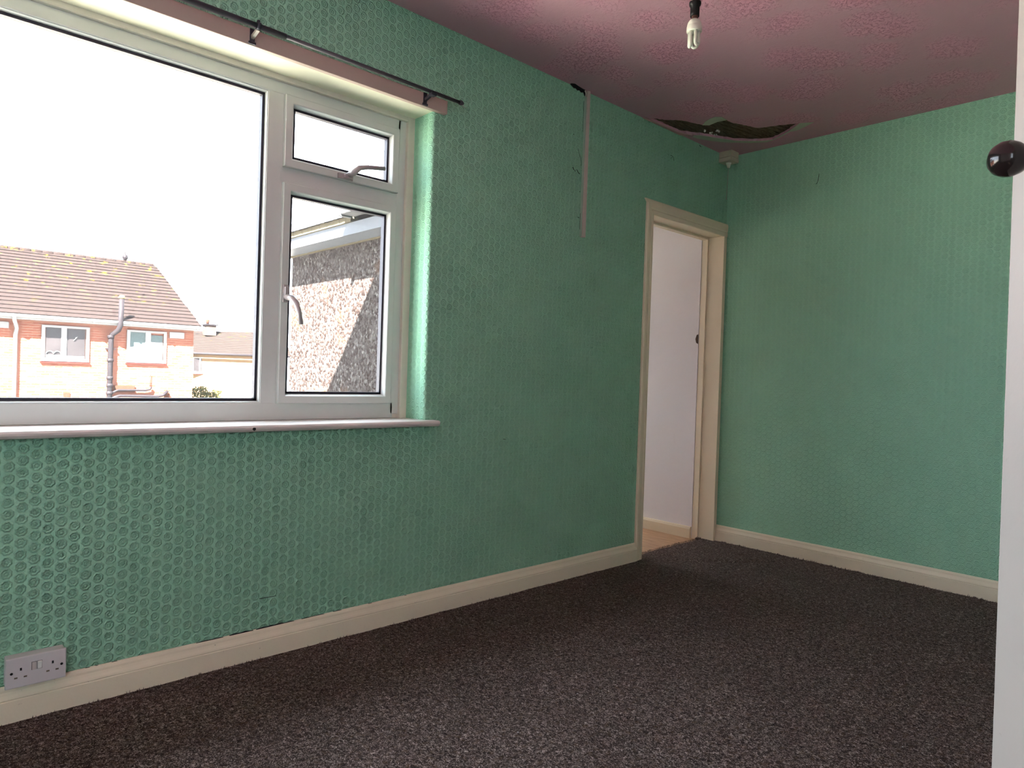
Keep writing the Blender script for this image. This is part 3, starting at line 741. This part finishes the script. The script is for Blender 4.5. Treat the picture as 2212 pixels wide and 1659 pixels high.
# ------------------------------------------------------------------ wall socket
S0, S1, SZ0, SZ1 = -3.640, -3.500, 0.1015, 0.184
so = thing('wall_socket', (-3.57, -.02, SZ0), 'white double wall socket with two switches just above the skirting board', 'socket')
MB().box((S0 + .002, -.0335, SZ0 + .003), (S1 - .002, 0.0, SZ1 - .002), M_SOCKET, bev=.003).build('back_box', parent=so)
fp = MB().box((S0, -.042, SZ0), (S1, -.034, SZ1), M_SOCKET, bev=.003).build('face_plate', parent=so)
def on_plate(name, x, z, w, h, m, y=-.0425, d=.004): return MB().box((x - w / 2, y, z - h / 2), (x + w / 2, y + d, z + h / 2), m, bev=.0005).build(name, parent=fp)
for x0, z0 in ((-3.605, .151), (-3.532, .152)):
    on_plate('earth_slot', x0, z0, .0045, .0075, M_DARK)
    on_plate('live_slot', x0 - .011, z0 - .022, .0075, .0042, M_BRASS); on_plate('neutral_slot', x0 + .0105, z0 - .022, .0075, .0042, M_BRASS)
for x, z in ((-3.626, .143), (-3.511, .142)):
    MB().lathe([(0, .0), (.0032, 0), (.0035, -.001), (0, -.0012)], (x, -.0418, z), (0, 1, 0), 18, M_DARK).build('screw', parent=fp)
for x, m, tilt in ((-3.5755, M_ROCKER2, -.10), (-3.5625, M_ROCKER, .14)):
    MB().box((x - .0058, -.0424, .1425), (x + .0058, -.040, .1645), M_DARK).build('rocker_recess', parent=fp)
    mt = Matrix.Translation((x, -.0425, .1535)) @ Matrix.Rotation(tilt, 4, 'X')
    MB().box((-.0050, -.0022, -.0102), (.0050, .002, .0102), m, bev=.0008, mtx=mt).build('rocker_switch', parent=fp)

# ------------------------------------------------------------------ doorway
dr = structure(thing('door_1', (-.4, 0, 0), 'open doorway with cream painted frame', 'doorway')); del dr['category']
b = MB()   # lining: left, head, right (room side edge stands slightly proud on the right)
b.box((DL - .02, -.002, 0), (DL, .13, 1.92), M_DOORPAINT, bev=.002)
b.box((DL - .02, -.002, 1.90), (-.015, .13, 1.925), M_DOORPAINT, bev=.002)
b.box((-.040, -.012, -.005), (-.008, .134, 1.90), M_DOORPAINT, bev=.002)
b.build('door_lining', parent=dr)
b = MB(); b.box((-.054, .094, -.01), (-.0395, .134, 1.90), M_DOORPAINT, bev=.0015); b.box((DL, .094, 0), (DL + .012, .134, 1.90), M_DOORPAINT, bev=.0015); b.box((DL, .094, 1.888), (-.04, .134, 1.90), M_DOORPAINT, bev=.0015)
b.build('door_stop', parent=dr)
def architrave(name, p0, p1, inward, mitre0, mitre1, w=.062, th=.016):
    """moulded casing: p0->p1 is the inner edge; inward=outer direction"""
    p0 = Vector(p0); p1 = Vector(p1); o = Vector(inward); d = (p1 - p0).normalized(); b = MB()
    prof = [(0, 0), (0, th * .55), (.004, th * .75), (w * .28, th * .80), (w * .36, th * .62), (w * .48, th * .9), (w * .8, th), (w * .93, th * .9), (w, th * .6), (w, 0)]
    A = [b.bm.verts.new(p0 + o * u - d * (u * mitre0) + Vector((0, -v, 0))) for u, v in prof]
    B = [b.bm.verts.new(p1 + o * u + d * (u * mitre1) + Vector((0, -v, 0))) for u, v in prof]
    n = len(prof)
    for i in range(n): b.bm.faces.new((A[i], A[(i + 1) % n], B[(i + 1) % n], B[i]))
    b.bm.faces.new(A[::-1]); b.bm.faces.new(B)
    return b.build(name, M_DOORPAINT, dr)
architrave('architrave', (DL + .002, 0, -.005), (DL + .002, 0, 1.898), (-1, 0, 0), 0, 1)
architrave('architrave', (DL + .002, 0, 1.898), (-.003, 0, 1.898), (0, 0, 1), 1, 0, w=.080)
b = MB(); b.prism([(-.0535, .100, 1.235), (-.0535, .100, 1.285), (-.0535, .118, 1.292), (-.0535, .130, 1.280), (-.0535, .1345, 1.30), (-.0535, .1345, 1.225), (-.0535, .125, 1.24)], (.004, 0, 0), plain('bare_wood_damage', (.10, .055, .03), .8))
b.prism([(-.0585, .136, 1.23), (-.0585, .150, 1.238), (-.0585, .156, 1.262), (-.0585, .148, 1.288), (-.0585, .136, 1.292)], (.002, 0, 0), plain('bare_wood_damage_dark', (.06, .035, .02), .8))
b.build('latch_keep_damage', parent=dr, label='splintered brown wood at the latch')
# ------------------------------------------------------------------ landing beyond the doorway
structure(MB().box((-.058, .1345, -.02), (.12, 2.53, 2.02), M_HALL).build('wall_hall_right'))
structure(MB().box((-1.25, .0, -.03), (-.03, 2.56, -.010), M_LAM).build('floor_hall'))
structure(MB().box((-1.245, .121, 2.021), (.12, 2.80, 2.055), M_HALL).build('ceiling_hall'))
b = MB(); b.box((-1.25, 2.54, -.02), (-1.05, 2.80, 2.02), M_HALL); b.box((-.30, 2.54, -.02), (.12, 2.80, 2.02), M_HALL)
b.box((-1.05, 2.54, -.02), (-.30, 2.80, 0.85), M_HALL); b.box((-1.05, 2.54, 1.95), (-.30, 2.80, 2.02), M_HALL)
structure(b.build('wall_hall_end'))
w2 = structure(MB().box((-1.05, 2.60, .85), (-1.0, 2.66, 1.95), M_PVC).box((-.35, 2.60, .85), (-.30, 2.66, 1.95), M_PVC).box((-1.05, 2.60, .85), (-.30, 2.66, .90), M_PVC).box((-1.05, 2.60, 1.90), (-.30, 2.66, 1.95), M_PVC).build('added_hall_window'))  # window added out of view so daylight reaches the landing
MB().box((-1.0, 2.63, .90), (-.35, 2.634, 2.0), M_GLASS).build('glass_pane', parent=w2)
b = MB(); b.prism([(-.058, .136, -.009), (-.076, .136, -.009), (-.076, .136, .050), (-.070, .136, .062), (-.058, .136, .064)], (0, 2.4, 0), m_cream('hall_skirting_paint', (.66, .58, .42), .2, .4))
structure(b.build('baseboard_hall'))
structure(MB().box((-1.25, .1205, -.02), (DL - .021, .134, 2.02), M_HALL).box((DL - .021, .1205, 1.926), (-.0075, .134, 2.02), M_HALL).box((-.0075, .1205, -.02), (.12, .134, 2.02), M_HALL).build('wall_hall_front'))
structure(MB().box((-1.25, .1345, -.02), (-1.235, 2.54, 2.02), M_HALL).build('wall_hall_left'))

# ------------------------------------------------------------------ cupboard door at the right edge, standing open beside the camera
E0 = Vector((-2.776, -2.066, 0)); T = Vector((-.66, -.75, 0)).normalized(); N = Vector((-.75, .66, 0)).normalized()
cd = thing('cupboard_door', (E0.x, E0.y, 0.012), 'tall cream painted cupboard door standing open at the right edge of the view', 'door')
mt = Matrix(((T.x, N.x, 0, E0.x), (T.y, N.y, 0, E0.y), (0, 0, 1, 0), (0, 0, 0, 1))) @ Matrix.Rotation(math.radians(-0.5), 4, 'Y')
M_LEAF = m_cream('cupboard_paint', (.40, .375, .34), .25, .4)
MB().box((0, -.030, .016), (.56, 0, 2.0), M_LEAF, bev=.002, mtx=mt).build('door_leaf', parent=cd)
kb = E0 + T * .033 + Vector((0, 0, 1.297))
MB().lathe([(0, -.002), (.014, -.001), (.014, .002), (.009, .004), (.0085, .012), (.012, .018), (.0185, .024), (.0225, .033), (.0235, .041), (.0215, .050), (.0165, .057), (.009, .061), (0, .0625)], kb, N, 40, M_KNOB).build('round_knob', parent=cd, label='dark glossy round knob')

# ------------------------------------------------------------------ outdoors: own house and its side wing
structure(MB().prism([(-8, .75, 2.62), (-8, .75, 2.74), (-8, -1.7, 4.06), (-8, -4.45, 2.56), (-8, -4.45, 2.44), (-8, -1.7, 3.94)], (11, 0, 0), M_TILE).build('unseen_main_roof'))  # unseen house roof, rear eave deepened to keep sun off the rear window
structure(MB().box((XL - 1.5, .302, -2.7), (-1.54, .312, .55), M_PEBBLE).build('wall_outer'))
wing = thing('house_wing', (-1.4, 1.6, -2.7), 'pebbledashed side wing of the house seen through the right-hand casement', 'building')
b = MB(); b.box((-1.53, .305, -2.7), (-1.255, 2.822, 1.852), M_PEBBLE); b.build('pebbledash_wall', parent=wing)
MB().box((-1.545, .32, 1.842), (-1.531, 2.83, 1.852), M_MORTAR).build('drip_bead', parent=wing)
MB().box((-1.685, .32, 1.853), (-1.30, 2.95, 1.863), M_FASCIA).build('soffit', parent=wing)
MB().box((-1.700, .32, 1.850), (-1.685, 2.95, 1.925), M_FASCIA).build('fascia_board', parent=wing)
b = MB()
for k in range(46):
    y = 1.62 + k * .029; b.box((-1.715 - random.uniform(0, .002), y, 1.925), (-1.66, y + .031, 1.962 + random.uniform(-.004, .002)), M_MORTAR)
b.build('mortar_bedding', parent=wing)
b = MB()
for k in range(22):
    y = 1.64 + k * .060
    b.prism([(-1.735, y, 1.958), (-1.735, y + .056, 1.960), (-1.735, y + .054, 2.006), (-1.735, y + .03, 2.013), (-1.735, y + .002, 2.004)], (.06, 0, .03), M_TILEEND)
b.build('tile_end', parent=wing)
b = MB(); b.box((-1.790, .45, 1.955), (-1.700, 1.605, 1.968), M_OUTWHITE); b.box((-1.795, .45, 1.958), (-1.787, 1.605, 2.00), M_OUTWHITE)
b.build('gutter', parent=wing)
MB().box((-1.805, 1.605, 1.945), (-1.715, 1.63, 2.01), M_OUTWHITE).build('gutter_stop_end', parent=wing)
b = MB(); b.prism([(-1.70, .31, 1.965), (-1.70, .31, 1.985), (-1.25, .31, 2.085), (.6, .31, 2.12), (.6, .31, 2.07), (-1.25, .31, 2.06)], (0, 2.65, 0), M_TILE); b.build('roof', parent=wing)

# ------------------------------------------------------------------ outdoors: house opposite
G = -2.75
structure(MB().box((-60, .3, G - .1), (80, 120, G), M_GROUND).build('ground'))
hs = thing('brick_house', (-2, 25, G), 'brick house with brown tiled roof seen through the large window pane', 'house')
WY = 22.1; EX = 4.05
b = MB(); b.box((-9, WY, G), (EX, 30, 2.25), M_BRICK); b.build('brick_wall', parent=hs)
# stepped tile courses
b = MB(); n = 19; y0, z0, y1, z1 = 21.72, 2.27, 27.0, 4.78; dv = Vector((0, y1 - y0, z1 - z0)) / n; nn = Vector((0, -(z1 - z0), y1 - y0)).normalized()
for k in range(n):
    p = Vector((0, y0, z0)) + dv * k
    a = p + nn * .036; c = p + dv * 1.08 + nn * .004; e = p + dv * 1.08 - nn * .02; f = p - nn * .004
    xe = EX + .12 + random.uniform(-.02, .02)
    b.prism([(-9.2, q.y, q.z) for q in (a, c, e, f)], (xe + 9.2, 0, 0), M_TILE)
b.prism([(-9.2, 27.0, 4.78), (-9.2, 32.4, 2.2), (-9.2, 32.4, 2.1), (-9.2, 27.0, 4.6)], (xe + 9.2, 0, 0), M_TILE)
b.prism([(-9.0, 22.1, 2.25), (-9.0, 30, 2.25), (-9.0, 27.0, 4.7)], (EX + 9.0, 0, 0), M_BRICK)
rf = b.build('tiled_roof', parent=hs)
b = MB()
for k in range(40): b.lathe([(.09, 0), (.10, .01), (.10, .31), (.09, .32)], (-9.1 + k * .33, 27.0, 4.76), (1, 0, 0), 10, M_TILE)
b.build('ridge_tile', parent=rf)
MB().lathe([(.05, 0), (.07, .06), (.10, .10), (.09, .2), (.03, .24), (.02, .36), (0, .37)], (3.1, 27.0, 4.83), (0, 0, 1), 14, M_SOIL).build('roof_vent', parent=rf)
MB().box((-9.2, 21.74, 2.13), (EX + .1, 21.765, 2.25), M_OUTWHITE).build('fascia_board', parent=hs)
MB().box((-9.2, 21.76, 2.130), (EX + .1, 22.1, 2.145), M_OUTWHITE).build('soffit', parent=hs)
b = MB(); b.tube([(-9.2, 21.68, 2.225), (EX + .2, 21.68, 2.225)], .045, 14, M_OUTWHITE)
for k in range(14): b.box((-9 + k * 1.0, 21.63, 2.175), (-8.95 + k * 1.0, 21.74, 2.27), M_OUTWHITE)
b.build('gutter', parent=hs)
def pipe(name, pts, r, m, parent=hs): return MB().tube(pts, r, 14, m).build(name, parent=parent)
pipe('downpipe', [(-.95, 21.68, 2.22), (-.93, 21.74, 2.10), (-.84, 22.0, 1.88), (-.86, 22.03, 1.70), (-.87, 22.03, G)], .05, M_OUTWHITE)
sp = pipe('soil_pipe', [(1.76, 21.66, 2.98), (1.74, 21.66, 2.12), (1.70, 21.72, 1.98), (1.58, 21.94, 1.84), (1.56, 21.97, 1.70), (1.545, 21.97, G)], .075, M_SOIL)
MB().lathe([(.085, 0), (.09, .05), (.06, .10), (0, .11)], (1.76, 21.66, 2.96), (0, 0, 1), 14, plain('lichen_yellow', (.05, .04, .004), .9)).build('vent_cap', parent=sp)
for z in (1.72, 1.0, 0.45, 0.22, -0.02): MB().tube([(1.555, 21.97, z), (1.555, 21.97, z + .10)], .095, 14, M_SOIL).build('pipe_collar', parent=sp)
MB().box((1.44, 21.95, 1.38), (1.70, 22.1, 1.42), M_SOIL).build('pipe_clip', parent=sp)
pipe('waste_pipe', [(1.60, 21.96, .02), (1.80, 21.99, .12), (2.60, 21.99, .12), (2.72, 21.99, .16), (2.74, 21.99, .24)], .035, M_SOIL)
pipe('waste_pipe', [(1.60, 21.96, -.14), (1.85, 21.99, -.06), (2.95, 21.99, -.08), (3.10, 21.99, -.04), (3.25, 21.99, .10)], .045, M_SOIL)
pipe('overflow_pipe', [(2.74, 22.05, .24), (2.74, 22.05, .62)], .010, M_SOIL)
MB().box((1.70, 22.04, .05), (2.28, 22.09, .26), M_CLAY).build('patched_brick', parent=hs)
def ext_window(parent, x0, x1, z0, z1, panes, wy, m=M_PANE, fr=.09, sill=True):
    b = MB(); d = .05; y = wy - .045
    b.box((x0, y, z0), (x1, y + d, z0 + fr), M_OUTWHITE); b.box((x0, y, z1 - fr * .7), (x1, y + d, z1), M_OUTWHITE)
    b.box((x0, y, z0 + fr), (x0 + fr, y + d, z1 - fr * .7), M_OUTWHITE); b.box((x1 - fr, y, z0 + fr), (x1, y + d, z1 - fr * .7), M_OUTWHITE)
    for a, c, e, g in panes:
        pass
    xs = sorted(panes, key=lambda q: q[0])
    for a, c in zip(xs, xs[1:]): b.box((a[1], y - .01, z0 + .001), (c[0], y + d, z1 - .001), M_OUTWHITE)
    for a, c, e, g in panes:
        if e > z0 + fr + .02: b.box((a, y + .001, z0 + fr), (c, y + d, e), M_OUTWHITE)
    w = b.build('house_window', parent=parent)
    for a, c, e, g in panes: MB().box((a, y + .015, e), (c, y + .035, g), m).build('pane', parent=w)
    if sill: MB().box((x0 - .02, wy - .07, z0 - .06), (x1 + .02, wy + .0, z0 - .015), M_SILLTILE).build('tile_sill', parent=w)
    return w
w1 = ext_window(hs, -.23, 1.00, .96, 2.02, [(-.12, .26, 1.15, 1.95), (.40, .88, 1.13, 1.94)], WY)
for cx_ in (-.02, .17): MB().tube(arc((cx_, WY - .055, 1.16), .095, 0.15, math.pi - .15, 8), .012, 8, M_OUTWHITE).build('curtain_arch', parent=w1)
b = MB(); b.tube([(.58, WY - .055, 1.60), (.70, WY - .055, 1.74), (.62, WY - .055, 1.68)], .012, 6, M_OUTWHITE); b.build('window_ornament', parent=w1)
ext_window(hs, 2.03, 3.20, 1.00, 2.03, [(2.10, 2.56, 1.50, 1.96), (2.72, 3.08, 1.68, 1.90)], WY, M_FROST)
b = MB(); b.box((3.29, 22.06, 1.84), (3.74, 22.1, 2.04), M_OUTWHITE); b.build('white_panel', parent=hs)
MB().box((-1.55, 22.06, 1.86), (-1.02, 22.1, 2.04), M_OUTWHITE).build('white_panel', parent=hs)
MB().box((.36, 22.07, -.13), (.52, 22.1, .02), M_CLAY).build('air_brick', parent=hs)
MB().box((3.17, 22.07, -.13), (3.33, 22.1, .03), M_CLAY).build('air_brick', parent=hs)
# ------------------------------------------------------------------ outdoors: far house, hedge
fh = thing('distant_house', (14, 46, G), 'distant low house with brown tiled roof and chimney to the right of the brick house', 'house')
b = MB(); b.prism([(9.5, 47.4, G), (17.5, 44.4, G), (19, 52, G), (11, 54, G)], (0, 0, 1.80 - G), M_BRICK2); b.build('wall', parent=fh)
b = MB(); n = 13
A0, B0 = Vector((9.2, 47.2, 1.80)), Vector((17.8, 44.0, 1.80)); A1, B1 = Vector((10.2, 50.8, 3.30)), Vector((18.6, 47.2, 3.60))
for k in range(n):
    a = A0.lerp(A1, k / n); c = B0.lerp(B1, k / n); a2 = A0.lerp(A1, (k + 1.1) / n); c2 = B0.lerp(B1, (k + 1.1) / n); up_ = Vector((0, 0, .05))
    vs_ = [b.bm.verts.new(p) for p in (a, c, c2 - up_ * .2, a2 - up_ * .2, a + up_, c + up_, c2, a2)]
    for q in ((0, 1, 2, 3), (4, 5, 6, 7), (0, 1, 5, 4), (2, 3, 7, 6), (0, 3, 7, 4), (1, 2, 6, 5)): b.bm.faces.new([vs_[i] for i in q]).material_index = b._mi(M_TILE2)
b.build('tiled_roof', parent=fh)
b = MB(); b.box((13.4, 48.2, 3.1), (14.1, 48.9, 3.85), M_CHIM); b.box((13.3, 48.1, 3.82), (14.2, 49.0, 3.90), M_SOIL); b.lathe([(.10, 0), (.12, .3), (.10, .32)], (13.6, 48.5, 3.9), mat=M_CLAY, seg=12); b.build('chimney', parent=fh)
b = MB(); b.tube([(9.3, 47.05, 1.76), (17.8, 43.85, 1.76)], .07, 10, M_SOIL); b.build('gutter', parent=fh)
ext_window(fh, 11.9, 12.9, .4, 1.5, [(12.0, 12.35, .55, 1.4), (12.45, 12.8, .55, 1.4)], 46.3)
hd = thing('hedge', (7.3, 30.4, G), 'small yellow-green leafy bush between the two houses outside', 'bush')
b = MB()
for k in range(2600):
    u = random.random(); x = 6.4 + 1.5 * u; top = .10 - .35 * u + .1 * math.sin(x * 9)
    z = G + (top - G) * random.random() ** .45; y = 30.3 + random.gauss(0, .22); s_ = random.uniform(.04, .08)
    a = Vector((random.gauss(0, 1), random.gauss(0, 1), random.gauss(0, 1))).normalized(); c = a.orthogonal().normalized(); d_ = a.cross(c)
    p = Vector((x, y, z)); b.quad([p - c * s_, p - d_ * s_ * .5, p + c * s_, p + d_ * s_ * .5], M_HEDGE)
b.build('foliage', parent=hd)
b = MB()
for k in range(7): b.tube([(6.6 + k * .2, 30.3, G), (6.55 + k * .21, 30.32, -.6)], [.03, .015], 8, M_SOIL)
b.build('stem', parent=hd)
bpy.context.view_layer.update()
